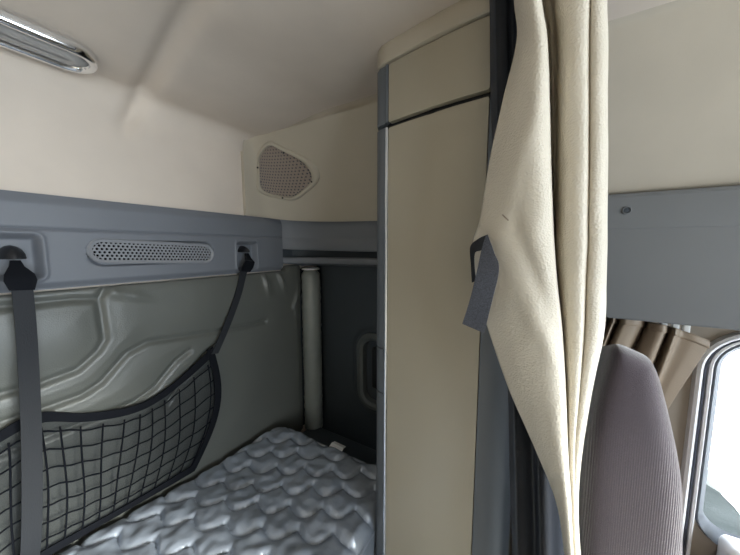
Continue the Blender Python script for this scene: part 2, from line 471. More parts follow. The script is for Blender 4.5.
# round padded bolster standing in the corner
mb = MB(); rows = []
for i in range(90):
    z = -.80+.705*i/89; k = i/89
    row = []
    for j in range(28):
        a = 2*math.pi*j/28
        r = .040+.0016*noise.noise(Vector((math.cos(a)*2, math.sin(a)*2, z*60)))+.0024*math.sin(z*170+4*math.sin(a*2+z*9)+2*a)*max(0,noise.noise(Vector((math.cos(a)*2,math.sin(a)*2,z*14)))+.35)
        r *= 1-.35*sm(.975, 1, k)
        row.append((.926+r*math.cos(a), .851+r*math.sin(a), z))
    rows.append(row)
mb.grid(rows, close_u=True); mb.f.append(tuple(range(89*28, 90*28)))
bol = mb.build('corner_bolster', M['vinyl_light'], origin=(.943, .856, -.80), angle=70)
tag(bol, 'narrow upright grey-green vinyl bolster in the corner beyond the mattress', 'bolster')
mb = MB()
for z, r0 in ((-.094, .038),):
    rr = [[(.926+r*math.cos(a), .851+r*math.sin(a), zz) for a in np.linspace(0, 2*math.pi, 24, endpoint=False)] for r, zz in ((.030, z), (r0, z+.001), (r0, z+.006), (r0-.008, z+.010), (.012, z+.007))]
    mb.grid(rr, close_u=True); mb.f.append(tuple(range(4*24, 5*24)))
tag(mb.build('bolster_cap', M['white_plastic'], bol), 'pale glossy cap on top of the bolster')

# ------------------------------------------------------------------ beige corner panel with the speaker
SB = [(.65, .893), (.745, .882), (.82, .825), (.875, .70), (.90, .50), (.905, .30)]
ST = [(.65, .893), (.675, .875), (.692, .81), (.70, .70), (.70, .45), (.70, .30)]
def csurf(s, t, d=0):
    def p(s, t):
        b = crom(SB, s); q = crom(ST, s); xy = b*(1-t)+q*t
        return Vector((xy[0], xy[1], .112-.02*s+t*(.27+.02*s)))
    P = p(s, t)
    if d:
        e = .01; n = (p(min(s+e, 1), t)-p(max(s-e, 0), t)).cross(p(s, t+e)-p(s, t-e)).normalized()
        if n.x > 0 or (abs(n.x) < .2 and n.y > 0): n = -n
        P = P+n*d
    return tuple(P)
rows = []
SS = list(np.linspace(0, .16, 16)**1.0)+list(np.linspace(.18, .94, 34))
for i in range(26):
    row = []
    for s in SS:
        tm = 1.0 if s > .15 else 1-.22*(1-math.sqrt(max(0, 1-(1-s/.15)**2)))
        row.append(csurf(max(s, .0), tm*i/25, .006))
    rows.append(row)
mbc = MB().grid(rows)
mbc.grid([[p for p in rows[-1]], [(p[0]+.02, p[1]+.012, p[2]+.004) for p in rows[-1]]])       # returns at the top and the left edge
mbc.grid([[r[0] for r in rows], [(r[0][0]-.001, .899, r[0][2]) for r in rows]])
cp = mbc.build('speaker_pod', M['beige_moulding'], origin=(.8, .8, .11), angle=50)
tag(cp, 'beige moulded corner panel with a rounded edge holding a speaker grille, high above bed corner', 'wall panel', kind='thing')
SPK = [(.184, .629), (.222, .758), (.331, .878), (.406, .906), (.473, .86), (.565, .767), (.615, .675), (.632, .555), (.611, .453), (.544, .361), (.444, .268), (.314, .277), (.18, .305), (.134, .388)]
spk = [crom(SPK+[SPK[0]], i/70) for i in range(70)]
sc_ = (np.mean([p[0] for p in spk]), np.mean([p[1] for p in spk]))
def shr(k): return [(sc_[0]+(p[0]-sc_[0])*k, sc_[1]+(p[1]-sc_[1])*k) for p in spk]
cs = [[csurf(p[0], p[1], d) for p in shr(k)] for k, d in ((1.02, .003), (1.0, .012), (.96, .0165), (.90, .0165), (.875, .012), (.865, .007))]
frame_o = MB().grid(cs, close_u=True).build('speaker_grille', M['beige_moulding'], cp, angle=60)
def in_poly(x, y, P):
    c = False; n = len(P)
    for i in range(n):
        (x1, y1), (x2, y2) = P[i], P[i-1]
        if (y1 > y) != (y2 > y) and x < (x2-x1)*(y-y1)/(y2-y1)+x1: c = not c
    return c
inner = shr(.885)
SX, SY = .42, .27
g = perforated(lambda a, b, d: csurf(a/SX, b/SY, .0095-d), lambda a, b: in_poly(a/SX, b/SY, inner), .0105, .0024, .04, .28, .05, .26, .003)
g.build('grille_mesh', M['grille_beige'], frame_o, angle=30)
ins = shr(.90)
MB().grid([[csurf(sc_[0]+(p[0]-sc_[0])*k, sc_[1]+(p[1]-sc_[1])*k, .0068) for p in ins] for k in (1, .8, .6, .4, .2, .01)], close_u=True).build('grille_back', M['grey_dark'], frame_o, smooth=False)
for s, t in ((.17, .62), (.50, .80), (.605, .47), (.36, .275)):
    c = csurf(sc_[0]+(s-sc_[0])*.95, sc_[1]+(t-sc_[1])*.95, .0165); n = Vector(csurf(s, t, .02))-Vector(csurf(s, t, 0.001))
    MB().dome(c, n, .0035, .002, 10, 3).build('screw', M['black'], frame_o)

# ------------------------------------------------------------------ dark side panel beside the bed
side = thing('side_panel', 'dark blue-grey panel with a narrow shelf along the cab side beyond the mattress', 'wall panel', (.95, .6, -Z0))
tag(side, kind='thing')
bp = [(.800, .888), (.842, .850), (.875, .77), (.898, .64), (.905, .48), (.907, .325)]
bp = spline(bp, 30)
lev = [(0, .110), (0, .045), (.0015, .041), (0, .037), (0, .0), (.004, -.006), (.05, -.008)]
rows = [[(p[0]+dx, p[1], z-.012*i/29) for i, p in enumerate(bp)] for dx, z in lev]
rows.insert(0, [(p[0]+.10, p[1], .110) for p in bp])
MB().grid(rows).build('upper_band', M['grey_plastic'], side, angle=50)
MB().grid([[(.79, .892, z)]+[(p[0]+.055, min(p[1], .892), z) for p in bp] for z in (-.004, -.045)]).build('shelf_back', M['grey_dark'], side)
lev = [(.07, -.040), (-.004, -.038), (-.010, -.042), (-.010, -.056), (-.006, -.062), (.06, -.069), (.085, -.076)]
rows = [[(min(p[0]+dx, .995), min(p[1], .862+.03*sm(-.066, -.058, z)), z) for p in bp] for dx, z in lev]
MB().grid(rows).build('shelf', M['grey_plastic'], side, angle=50)
def low_x(y, z):
    x = .985+.004*math.sin(z*6)
    d = sdr(y, z, .535, -.50, .105, .155, .07)
    x -= .013*math.exp(-((d-.012)/.012)**2); x += .010*sm(0, -.03, d)
    return x
ys = np.arange(.326, .868, .006); zz = np.concatenate([np.linspace(-Z0+.02, -.80, 10), np.arange(-.79, -.066, .006)])
MB().grid([[(low_x(y, z), y, z) for y in ys] for z in zz]).build('lower_panel', M['grey_dark'], side, angle=70)
MB().box(.889, .985, .8965, .8995, -.80, -.09).build('corner_filler', M['grey_dark'], side)
loop = rrect(.43, .640, -.655, -.345, .07, 8)
cs = []
for i, (y, z) in enumerate(loop):
    a = loop[i-1]; b = loop[(i+1) % len(loop)]; t = Vector((b[0]-a[0], b[1]-a[1])).normalized(); n = Vector((t.y, -t.x))
    cs.append([(.978+dx, y+n.x*o, z+n.y*o) for o, dx in ((.008, .008), (.004, -.012), (-.012, -.016), (-.024, -.010), (-.028, .012))])
tag(MB().grid(cs, close_u=True, close_v=True).build('recess_frame', M['recess_grey'], side), 'lighter grey rounded frame round the recess')
MB().box(.970, .994, .53, .578, -.57, -.40, .008).build('latch', M['black'], side)

# ------------------------------------------------------------------ bunk and mattress
base = MB().box(-1.0, .93, .345, .858, -Z0, -.792, .01).build('bunk_base', M['grey_dark'], origin=(0, .6, -Z0))
tag(base, 'dark bunk base under the quilted mattress', 'bunk')
MX0, MX1, MY0, MY1, MZ, MR, ER = -1.0, .742, .327, .862, -.672, .075, .03
def quilt_h(x, y):
    p, q = .066, .088
    best = 9.
    u, w = x*.45-y*.893, x*.893+y*.45
    n0 = math.floor(w/p)
    for n in range(n0-1, n0+3):
        ph = math.pi*(n % 2)
        # pointed scallops: |sin| arcs, alternate rows shifted by half a period
        c = abs(math.sin(math.pi*u/q+ph/2))
        line = n*p + .030*(1-c) - .006 + .006*noise.noise(Vector((x*9, y*9, n)))
        best = min(best, abs(w-line)*.86)
    return best
rows = []
gx = np.concatenate([np.linspace(MX0, .02, 60), np.arange(.024, MX1+.0001, .0036)])
gy = np.arange(MY0, MY1+.0001, .0036)
for y in gy:
    row = []
    for x in gx:
        cx = min(max(x, MX0+MR), MX1-MR); cy = min(max(y, MY0+MR), MY1-MR)
        dx, dy = x-cx, y-cy; L = math.hypot(dx, dy)
        px, py = x, y
        if (dx or dy) and L > MR: px, py = cx+dx/L*MR, cy+dy/L*MR; L = MR
        d = MR-L if (dx or dy) else MR
        if not (dx or dy): d = min(x-MX0, MX1-x, y-MY0, MY1-y)
        else:
            d = min(d, px-MX0, MX1-px, py-MY0, MY1-py) if L >= MR else MR-L
        d = max(d, 0)
        drop = ER*(1-math.sqrt(max(0, 1-(1-min(d/ER, 1))**2)))
        b = quilt_h(px, py)
        k = noise.noise(Vector((px*34, py*34, 3.1)))
        k2 = noise.noise(Vector((px*90, py*60, 7.7)))
        h = .0130*(1-math.exp(-b/.0062)) + .0062*k*(1-math.exp(-b/.012)) + .0018*k2*math.exp(-b/.02) + .006*noise.noise(Vector((px*6, py*6, 0)))
        row.append((px, py, MZ-.012+.032*sm(.52, .12, px)+h*min(1, .3+d/.03)-drop))
    rows.append(row)
mat_o = MB().grid(rows)
rim = [(x, y) for x, y in rrect(MX0+.001, MX1-.001, MY0+.001, MY1-.001, MR, 10)]
mat_o.grid([[(x, y, z) for x, y in rim] for z in (-.700, -.72, -.76, -.791)], close_u=True)
mat_o.add([(x, y, -.791) for x, y in rim], [tuple(range(len(rim)))])
mattress = mat_o.build('mattress', M['quilt'], origin=(0, .6, -.791), angle=80, recalc=False)
tag(mattress, 'silver-grey quilted mattress with scalloped stitching on the sleeper bunk', 'mattress')
mb = MB()
mb.ribbon([(.722, .600, -.684), (.738, .598, -.674), (.752, .596, -.677)], [(.722, .548, -.686), (.738, .548, -.676), (.754, .550, -.680)], .002, (0, 0, 1))
tag(mb.build('care_tag', M['tag'], mattress), 'small white care tag on the edge')

# ------------------------------------------------------------------ cargo net
net = thing('cargo_net', 'black cargo net pocket on two dark webbing straps hung against the back wall padding', 'cargo net', (.25, .85, -.65))
TOP = [(-.45, -.31), (-.30, -.37), (-.15, -.415), (-.02, -.40), (.08, -.352), (.132, -.342), (.197, -.376), (.277, -.400), (.343, -.394), (.422, -.357), (.493, -.314)]
BOT = [(-.45, -.645), (-.30, -.645), (-.15, -.645), (-.02, -.645), (.07, -.637), (.12, -.637), (.175, -.640), (.235, -.644), (.30, -.648), (.36, -.651), (.419, -.653)]
def npt(s, t, d=0):
    a = crom(TOP, s); b = crom(BOT, s)
    x = a[0]*t+b[0]*(1-t); z = a[1]*t+b[1]*(1-t)
    x += .038*sm(.80, 1, s)*math.sin(math.pi*t)*1.0
    y = .862-.004*t-.016*math.sin(math.pi*t)-.004*(1-t)
    return (x, y-d, z)
mb = MB()
NS = 22
for i in range(1, NS):
    s = i/NS
    mb.tube([npt(s+.004*math.sin(5*t_+i), t_*.93, .001) for t_ in np.linspace(.02, 1, 14)], .0018, 5)
for j in range(1, 8):
    t = j/7*.90
    mb.tube([npt(s, t+.006*math.sin(s*90+j), .001) for s in np.linspace(.02, .99, 60)], .0018, 5)
mb.build('netting', M['net_cord'], net)
bk_ = [[npt(s, t, -.003) for s in np.linspace(0, 1, 60)] for t in np.linspace(0, 1, 14)]
MB().grid(bk_).build('mesh_backing', M['sheer'], net)
def edge(f0, f1, name):
    A = f0; B = f1
    MB().ribbon(A, B, .003, (0, 1, 0)).build(name, M['net_edge'], net, angle=60)
ss = np.linspace(0, 1, 50)
edge([npt(s, 1.035, .003) for s in ss], [npt(s, .965, .003) for s in ss], 'edging')
tt = np.linspace(0, 1.02, 24)
edge([npt(1.0, t, .004) for t in tt], [(p[0]-.021, p[1], p[2]) for p in [npt(1.0, t, .004) for t in tt]], 'edging')
edge([npt(s, .05, .003) for s in ss], [npt(s, -.02, .003) for s in ss], 'edging')
# straps
L = [(.106, .848, -.045), (.107, .842, -.20), (.093, .832, -.35), (.084, .828, -.45), (.078, .832, -.56), (.074, .845, -.648)]
L = [(.1165, .846, -.050), (.114, .842, -.16), (.105, .834, -.33), (.094, .826, -.47), (.085, .828, -.57), (.080, .846, -.632)]
A = [crom(L, i/30)-np.array([.002, 0, 0]) for i in range(31)]; B = [a+np.array([.027, 0, -.003]) for a in A]
MB().ribbon(A, B, .003, (0, 1, 0)).build('strap', M['webbing'], net, angle=60)
R = [(.612, .846, -.040), (.598, .856, -.075), (.573, .855, -.150), (.530, .853, -.240), (.482, .850, -.322)]
A = [crom(R, i/24) for i in range(25)]; B = [a+np.array([.026-.005*i/24, 0, -.004]) for i, a in enumerate(A)]
MB().ribbon(A, B, .003, (0, 1, 0)).build('strap', M['webbing'], net, angle=60)
for pts in ([((.120, .866, -.0245), (.133, .866, -.0245)), ((.117, .860, -.036), (.136, .860, -.036)), ((.108, .844, -.050), (.145, .844, -.050)), ((.106, .839, -.062), (.147, .839, -.062)), ((.111, .839, -.079), (.142, .839, -.081))],
            [((.627, .866, -.0195), (.638, .866, -.0195)), ((.623, .860, -.032), (.641, .860, -.034)), ((.612, .846, -.044), (.645, .846, -.050)), ((.602, .842, -.060), (.636, .842, -.066)), ((.597, .846, -.078), (.626, .846, -.082))]):
    MB().ribbon([p[0] for p in pts], [p[1] for p in pts], .006, (0, 1, 0)).build('strap_loop', M['net_edge'], net, angle=60)
# ------------------------------------------------------------------ tall cabinet
cab = thing('tall_cabinet', 'tall narrow cabinet with curved beige doors and blue-grey edges beside the bed', 'cabinet', (.62, .18, -Z0))
face = spline([(.5500, .2865), (.541, .240), (.532, .190), (.5255, .140), (.5225, .090)], 24)
def prism(plan, z0, z1, r=.0):
    mb = MB(); n = len(plan)
    c = np.mean([p[:2] for p in plan], axis=0)
    def ins(d): return [tuple(np.array(p)+(c-np.array(p))/np.linalg.norm(c-np.array(p))*d) for p in plan]
    lv = [(z0, 0), (z1, 0)] if not r else [(z0, r), (z0+r*.3, r*.3), (z0+r, 0), (z1-r, 0), (z1-r*.3, r*.3), (z1, r)]
    mb.grid([[(x, y, z) for x, y in ins(d)] for z, d in lv], close_u=True)
    m = len(mb.v); mb.f.append(tuple(range(m-n, m))); mb.f.append(tuple(range(n))[::-1])
    return mb
def slab(front, th):
    back = [(p[0]+th, p[1]) for p in front][::-1]
    return [tuple(p) for p in front]+back
core = [(.90, .316), (.572, .316), (.566, .300)]+[(p[0]+.014, p[1]) for p in face]+[(.545, .060), (.585, .036), (.90, .036)]
prism(core, -Z0, .366).build('body', M['black'], cab, angle=30)
prism(slab(face, .012), .2535, .364, .003).build('upper_door', M['cabinet_beige'], cab, angle=30)
prism(slab(face, .012), -Z0+.06, .2425, .003).build('lower_door', M['cabinet_beige'], cab, angle=30)
trim = [(.600, .326), (.578, .3255), (.563, .320), (.5545, .309), (.5512, .2945), (.564, .2945), (.572, .306), (.600, .310)]
prism(trim, .2525, .364, .0015).build('side_trim', M['cabinet_grey'], cab, angle=40)
prism(trim, -.2235, .2450, .0015).build('side_trim', M['cabinet_grey'], cab, angle=40)
tag(prism(trim, -.3280, -.2260, .0015).build('latch', M['cabinet_grey'], cab, angle=40), 'grey latch piece set in the side trim')
prism(trim, -Z0+.06, -.3305, .0015).build('side_trim', M['cabinet_grey'], cab, angle=40)
strip = [(.5515, .2940), (.5490, .2930), (.5485, .2910), (.5502, .2880), (.560, .2880), (.560, .2940)]
tag(prism(strip, -Z0+.06, .2440).build('edge_strip', M['satin_metal'], cab, angle=50), 'thin bright metal edge strip')
prism(strip, .2535, .364).build('edge_strip', M['cabinet_grey'], cab, angle=50)
band = [(.523, .0885), (.5225, .083), (.527, .064), (.540, .046), (.562, .034), (.60, .031), (.60, .045), (.56, .06), (.54, .0885)]
tag(prism(band, -Z0+.06, .364).build('corner_post', M['cabinet_grey'], cab, angle=40), 'rounded blue-grey corner post')
capp = [(.90, .324), (.585, .324), (.560, .318), (.549, .305)]+[(p[0]-.006, p[1]) for p in face]+[(.519, .060), (.545, .034), (.90, .030)]
prism(capp, .3665, .4035, .006).build('top_cap', M['beige_moulding'], cab, angle=35)

# ------------------------------------------------------------------ curtain
CURT=[
[(0.425,0.053,0.381),(0.408,0.044,0.363),(0.398,0.035,0.35),(0.403,0.031,0.352),(0.418,0.03,0.364),(0.485,0.032,0.421),(0.485,0.013,0.412),(0.455,0.01,0.385),(0.428,-0.0,0.357),(0.424,-0.016,0.346),(0.44,-0.023,0.356),(0.43,-0.027,0.345),(0.434,-0.035,0.345),(0.455,-0.039,0.36),(0.5,-0.042,0.397)],
[(0.425,0.047,0.302),(0.408,0.037,0.287),(0.398,0.027,0.276),(0.403,0.022,0.277),(0.418,0.021,0.287),(0.485,0.022,0.332),(0.485,0.006,0.325),(0.455,0.004,0.304),(0.428,-0.006,0.282),(0.424,-0.022,0.274),(0.44,-0.029,0.281),(0.43,-0.032,0.273),(0.434,-0.039,0.273),(0.455,-0.044,0.285),(0.5,-0.047,0.314)],
[(0.425,0.042,0.255),(0.408,0.032,0.242),(0.398,0.02,0.232),(0.403,0.014,0.233),(0.418,0.013,0.241),(0.485,0.012,0.279),(0.485,-0.001,0.274),(0.455,-0.002,0.257),(0.428,-0.011,0.238),(0.424,-0.024,0.232),(0.44,-0.031,0.238),(0.43,-0.035,0.231),(0.434,-0.043,0.231),(0.455,-0.048,0.241),(0.5,-0.051,0.265)],
[(0.425,0.055,0.188),(0.408,0.039,0.177),(0.398,0.02,0.168),(0.403,0.01,0.168),(0.418,0.007,0.173),(0.485,0.006,0.2),(0.485,-0.005,0.198),(0.455,-0.006,0.185),(0.428,-0.014,0.172),(0.424,-0.028,0.167),(0.44,-0.035,0.172),(0.43,-0.039,0.167),(0.434,-0.047,0.166),(0.455,-0.052,0.174),(0.5,-0.056,0.191)],
[(0.425,0.068,0.116),(0.408,0.045,0.108),(0.398,0.019,0.102),(0.403,0.006,0.101),(0.418,0.002,0.104),(0.485,-0.0,0.12),(0.485,-0.01,0.119),(0.455,-0.01,0.111),(0.428,-0.018,0.104),(0.424,-0.032,0.1),(0.44,-0.039,0.103),(0.43,-0.043,0.1),(0.434,-0.051,0.1),(0.455,-0.057,0.105),(0.5,-0.061,0.115)],
[(0.425,0.078,0.038),(0.408,0.049,0.035),(0.398,0.017,0.033),(0.403,0.001,0.032),(0.418,-0.004,0.033),(0.485,-0.006,0.038),(0.485,-0.013,0.038),(0.455,-0.014,0.036),(0.428,-0.022,0.033),(0.424,-0.035,0.032),(0.44,-0.043,0.033),(0.43,-0.046,0.032),(0.434,-0.055,0.032),(0.455,-0.061,0.033),(0.5,-0.065,0.037)],
[(0.425,0.086,0.004),(0.408,0.053,0.003),(0.398,0.017,0.003),(0.403,-0.001,0.003),(0.418,-0.007,0.003),(0.485,-0.009,0.004),(0.485,-0.014,0.004),(0.455,-0.014,0.003),(0.428,-0.023,0.003),(0.424,-0.037,0.003),(0.44,-0.044,0.003),(0.43,-0.048,0.003),(0.434,-0.057,0.003),(0.455,-0.063,0.003),(0.5,-0.067,0.003)],
[(0.425,0.081,-0.046),(0.408,0.048,-0.042),(0.398,0.012,-0.039),(0.403,-0.006,-0.038),(0.418,-0.012,-0.039),(0.485,-0.015,-0.046),(0.485,-0.02,-0.045),(0.455,-0.019,-0.043),(0.428,-0.026,-0.04),(0.424,-0.038,-0.039),(0.44,-0.045,-0.04),(0.43,-0.049,-0.038),(0.434,-0.058,-0.038),(0.455,-0.065,-0.04),(0.5,-0.069,-0.044)],
[(0.425,0.06,-0.115),(0.408,0.032,-0.106),(0.398,0.001,-0.099),(0.403,-0.015,-0.098),(0.418,-0.021,-0.101),(0.485,-0.025,-0.117),(0.485,-0.028,-0.116),(0.455,-0.026,-0.109),(0.428,-0.031,-0.102),(0.424,-0.041,-0.099),(0.44,-0.047,-0.102),(0.43,-0.051,-0.099),(0.434,-0.06,-0.099),(0.455,-0.067,-0.103),(0.5,-0.072,-0.114)],
[(0.425,0.03,-0.194),(0.408,0.01,-0.182),(0.398,-0.012,-0.171),(0.403,-0.025,-0.17),(0.418,-0.029,-0.176),(0.485,-0.034,-0.204),(0.485,-0.036,-0.203),(0.455,-0.034,-0.191),(0.428,-0.036,-0.178),(0.424,-0.042,-0.175),(0.44,-0.047,-0.181),(0.43,-0.049,-0.176),(0.434,-0.055,-0.176),(0.455,-0.06,-0.184),(0.5,-0.064,-0.203)],
[(0.425,-0.005,-0.269),(0.408,-0.014,-0.255),(0.398,-0.026,-0.244),(0.403,-0.033,-0.244),(0.418,-0.036,-0.253),(0.485,-0.042,-0.293),(0.485,-0.044,-0.293),(0.455,-0.041,-0.274),(0.428,-0.041,-0.257),(0.424,-0.043,-0.254),(0.44,-0.046,-0.263),(0.43,-0.047,-0.256),(0.434,-0.051,-0.257),(0.455,-0.055,-0.269),(0.5,-0.059,-0.296)],
[(0.425,-0.031,-0.329),(0.408,-0.033,-0.314),(0.398,-0.037,-0.304),(0.403,-0.04,-0.307),(0.418,-0.043,-0.318),(0.485,-0.05,-0.369),(0.485,-0.052,-0.368),(0.455,-0.049,-0.345),(0.428,-0.047,-0.324),(0.424,-0.048,-0.32),(0.44,-0.05,-0.332),(0.43,-0.05,-0.324),(0.434,-0.052,-0.326),(0.455,-0.055,-0.342),(0.5,-0.059,-0.377)],
[(0.425,-0.045,-0.401),(0.408,-0.045,-0.384),(0.398,-0.046,-0.373),(0.403,-0.048,-0.377),(0.418,-0.05,-0.391),(0.485,-0.059,-0.454),(0.485,-0.06,-0.453),(0.455,-0.057,-0.424),(0.428,-0.054,-0.399),(0.424,-0.055,-0.395),(0.44,-0.057,-0.409),(0.43,-0.057,-0.399),(0.434,-0.059,-0.402),(0.455,-0.062,-0.421),(0.5,-0.067,-0.464)],
[(0.425,-0.062,-0.532),(0.408,-0.061,-0.509),(0.398,-0.062,-0.495),(0.403,-0.064,-0.5),(0.418,-0.066,-0.519),(0.485,-0.077,-0.602),(0.485,-0.079,-0.6),(0.455,-0.074,-0.563),(0.428,-0.071,-0.529),(0.424,-0.071,-0.523),(0.44,-0.074,-0.543),(0.43,-0.073,-0.529),(0.434,-0.075,-0.533),(0.455,-0.08,-0.558),(0.5,-0.086,-0.615)],
]
LIN=[
[(0.47,0.093,0.439),(0.46,0.083,0.426),(0.475,0.075,0.434),(0.49,0.067,0.443),(0.485,0.056,0.433),(0.505,0.046,0.445),(0.515,0.034,0.447),(0.53,0.022,0.454)],
[(0.47,0.086,0.348),(0.46,0.077,0.337),(0.475,0.069,0.344),(0.49,0.06,0.35),(0.485,0.049,0.343),(0.505,0.039,0.352),(0.515,0.026,0.353),(0.53,0.014,0.359)],
[(0.47,0.082,0.267),(0.46,0.072,0.259),(0.475,0.064,0.264),(0.49,0.055,0.269),(0.485,0.044,0.263),(0.505,0.033,0.27),(0.515,0.021,0.271),(0.53,0.009,0.275)],
[(0.47,0.078,0.198),(0.46,0.068,0.192),(0.475,0.06,0.196),(0.49,0.051,0.2),(0.485,0.04,0.195),(0.505,0.028,0.2),(0.515,0.016,0.201),(0.53,0.003,0.204)],
[(0.47,0.073,0.142),(0.46,0.063,0.137),(0.475,0.055,0.14),(0.49,0.046,0.143),(0.485,0.035,0.139),(0.505,0.023,0.143),(0.515,0.01,0.144),(0.53,-0.002,0.146)],
[(0.47,0.063,0.041),(0.46,0.054,0.039),(0.475,0.045,0.04),(0.49,0.036,0.041),(0.485,0.025,0.04),(0.505,0.013,0.041),(0.515,-0.0,0.041),(0.53,-0.013,0.042)],
[(0.47,0.05,-0.078),(0.46,0.041,-0.076),(0.475,0.032,-0.077),(0.49,0.022,-0.079),(0.485,0.011,-0.077),(0.505,-0.001,-0.079),(0.515,-0.014,-0.079),(0.53,-0.028,-0.08)],
[(0.47,0.036,-0.232),(0.46,0.028,-0.225),(0.475,0.018,-0.229),(0.49,0.008,-0.233),(0.485,-0.003,-0.228),(0.505,-0.016,-0.233),(0.515,-0.029,-0.234),(0.53,-0.043,-0.237)],
[(0.47,0.028,-0.36),(0.46,0.019,-0.349),(0.475,0.009,-0.356),(0.49,-0.002,-0.362),(0.485,-0.012,-0.354),(0.505,-0.026,-0.363),(0.515,-0.039,-0.364),(0.53,-0.054,-0.369)],
[(0.47,0.019,-0.486),(0.46,0.011,-0.47),(0.475,0.0,-0.479),(0.49,-0.011,-0.488),(0.485,-0.021,-0.476),(0.505,-0.035,-0.488),(0.515,-0.049,-0.49),(0.53,-0.064,-0.496)],
[(0.47,0.009,-0.652),(0.46,0.0,-0.631),(0.475,-0.011,-0.643),(0.49,-0.022,-0.654),(0.485,-0.032,-0.639),(0.505,-0.047,-0.654),(0.515,-0.061,-0.656),(0.53,-0.076,-0.664)],
]

cur = thing('curtain', 'beige leatherette sleeper curtain gathered beside the tall cabinet, dark tie strap hanging from it', 'curtain', (.46, .0, -.55))
CURT.append([(p[0]+.004, p[1]-.012, -.98) for p in CURT[-1]])
rows = surf_grid(CURT[:-1], 110, 170)+surf_grid([CURT[-2], [tuple((np.array(a)+np.array(b))/2) for a, b in zip(CURT[-2], CURT[-1])], CURT[-1]], 110, 24)[1:]
def wrinkle(r, i, j):
    out = []
    for k, p in enumerate(r):
        p = np.array(p, float); d = .0016*noise.noise(Vector((p[1]*30, p[2]*9, p[0]*8)))+.0010*noise.noise(Vector((p[1]*70, p[2]*28, 2.)))
        for cy, cz, ly, lz, sl, am in ((.015, -.02, .010, .06, .35, -.0045), (.03, .10, .012, .09, -.25, .003), (.0, -.10, .012, .05, .5, .003), (-.02, .03, .008, .05, .1, -.002)):
            a = (p[1]-cy)-sl*(p[2]-cz); d += am*math.exp(-(a/ly)**2-((p[2]-cz)/lz)**2)
        p[0] -= d
        out.append(tuple(p))
    return out
rows = [wrinkle(r, i, 0) for i, r in enumerate(rows)]
top = [(p[0], p[1], .398) for p in rows[0]]
top = [(p[0], p[1], min(.399, max(p[2], .39))) for p in rows[0]]
rows = [top]+rows
sh = MB().grid(rows).build('sheet', M['curtain'], cur, angle=80)
solid(sh, .0022, 1)
hem = [r[0] for r in rows[1:]]
MB().tube([tuple(np.array(p)+np.array([-.0005, .0005, 0])) for p in hem[70:]], .0017, 6).build('hem', M['curtain_edge'], cur)
LIN.append([(p[0], p[1]-.006, -1.0) for p in LIN[-1]])
rows = surf_grid(LIN, 70, 100)
rows = [[(p[0], p[1], min(.399, max(p[2], .39))) for p in rows[0]]]+[[tuple(p) for p in r] for r in rows if max(q[2] for q in r) < .395]
ln = MB().grid(rows).build('lining', M['blackout'], cur, angle=80)
tag(ln, 'black blackout lining showing beside and below the beige sheet')
solid(ln, .002, 1)
def strip3(A, B, n, th, nrm, name, m):
    a = [crom(A, i/(n-1)) for i in range(n)]; b = [crom(B, i/(n-1)) for i in range(n)]
    return MB().ribbon(a, b, th, nrm).build(name, m, cur, angle=70)
S = [[(.392, .0655, .0140), (.392, .0632, .0165)], [(.385, .0688, -.0056), (.383, .0536, -.0055)], [(.378, .0718, -.0309), (.376, .0462, -.0261)], [(.380, .0795, -.0677), (.378, .0533, -.0690)], [(.386, .0891, -.1008), (.384, .0613, -.1087)]]
tag(strip3([r[0] for r in S], [r[1] for r in S], 24, .003, (1, 0, 0), 'tie_strap', M['velcro']), 'dark grey hook-and-loop tie strap')
S = [[(.392, .0640, .0160), (.394, .0668, -.0030)], [(.396, .0752, .0110), (.395, .0725, -.0042)], [(.404, .0862, .0008), (.398, .0790, -.0075)], [(.404, .0845, -.0228), (.400, .0795, -.0228)], [(.402, .0820, -.0470), (.398, .0760, -.0440)]]
strip3([r[0] for r in S], [r[1] for r in S], 20, .003, (1, 0, 0), 'strap_loop', M['webbing'])
MB().tube([(.396, .0470, .0400), (.392, .0455, .0385), (.391, .0433, .0362), (.393, .0400, .0328)], .0009, 5).build('loose_thread', M['window_curtain'], cur)

# ------------------------------------------------------------------ seat
seat = thing('cab_seat', 'grey-mauve ribbed knit seat back standing upright in front of the side window', 'seat', (.74, -.35, -Z0))
outl = [(-.0800, -.80), (-.0790, -.60), (-.0775, -.505), (-.0750, -.40), (-.0760, -.321), (-.0800, -.255), (-.0860, -.205), (-.0930, -.166), (-.1000, -.153), (-.1085, -.151), (-.1260, -.157), (-.1430, -.166), (-.1530, -.185),
        (-.1630, -.218), (-.1750, -.265), (-.1850, -.310), (-.1930, -.360), (-.1990, -.434), (-.2060, -.52), (-.2150, -.62), (-.2250, -.80)]
pl = spline(outl, 90)
X0, X1, RR = .545, .895, .048
def seat_sec(x, e):
    """outline at x, shrunk towards its middle line by the share e (0 full, 1 closed)"""
    out = []
    for q in pl:
        m = -.116-.026*sm(-.18, -.46, q[1])
        y = m+(q[0]-m)*(1-e)
        z = -.80+(q[1]+.80)*(1-.10*e)
        out.append((x, y, z-max(0, x-.58)*.34*sm(-.55, -.17, z)))
    return out
EC = [(0, .97), (.0, .8), (.0005, .55), (.002, .34), (.005, .22), (.010, .13), (.017, .065), (.026, .022), (.036, 0)]
secs = [seat_sec(X0+d, e) for d, e in EC]
for x in np.linspace(X0+.05, X1-.05, 12): secs.append(seat_sec(x, 0))
secs += [seat_sec(X1-d, e) for d, e in EC[::-1]]
mb = MB().grid(secs); n = len(pl)
mb.f.append(tuple(range(n))); m_ = len(mb.v); mb.f.append(tuple(range(m_-n, m_)))
bk = mb.build('backrest', M['seat'], seat, angle=75)
MB().box(.55, .90, -.68, -.17, -.90, -.78, .035).build('cushion', M['seat'], seat, angle=60)
MB().box(.60, .88, -.62, -.20, -Z0, -.895, .015).build('pedestal', M['black'], seat)

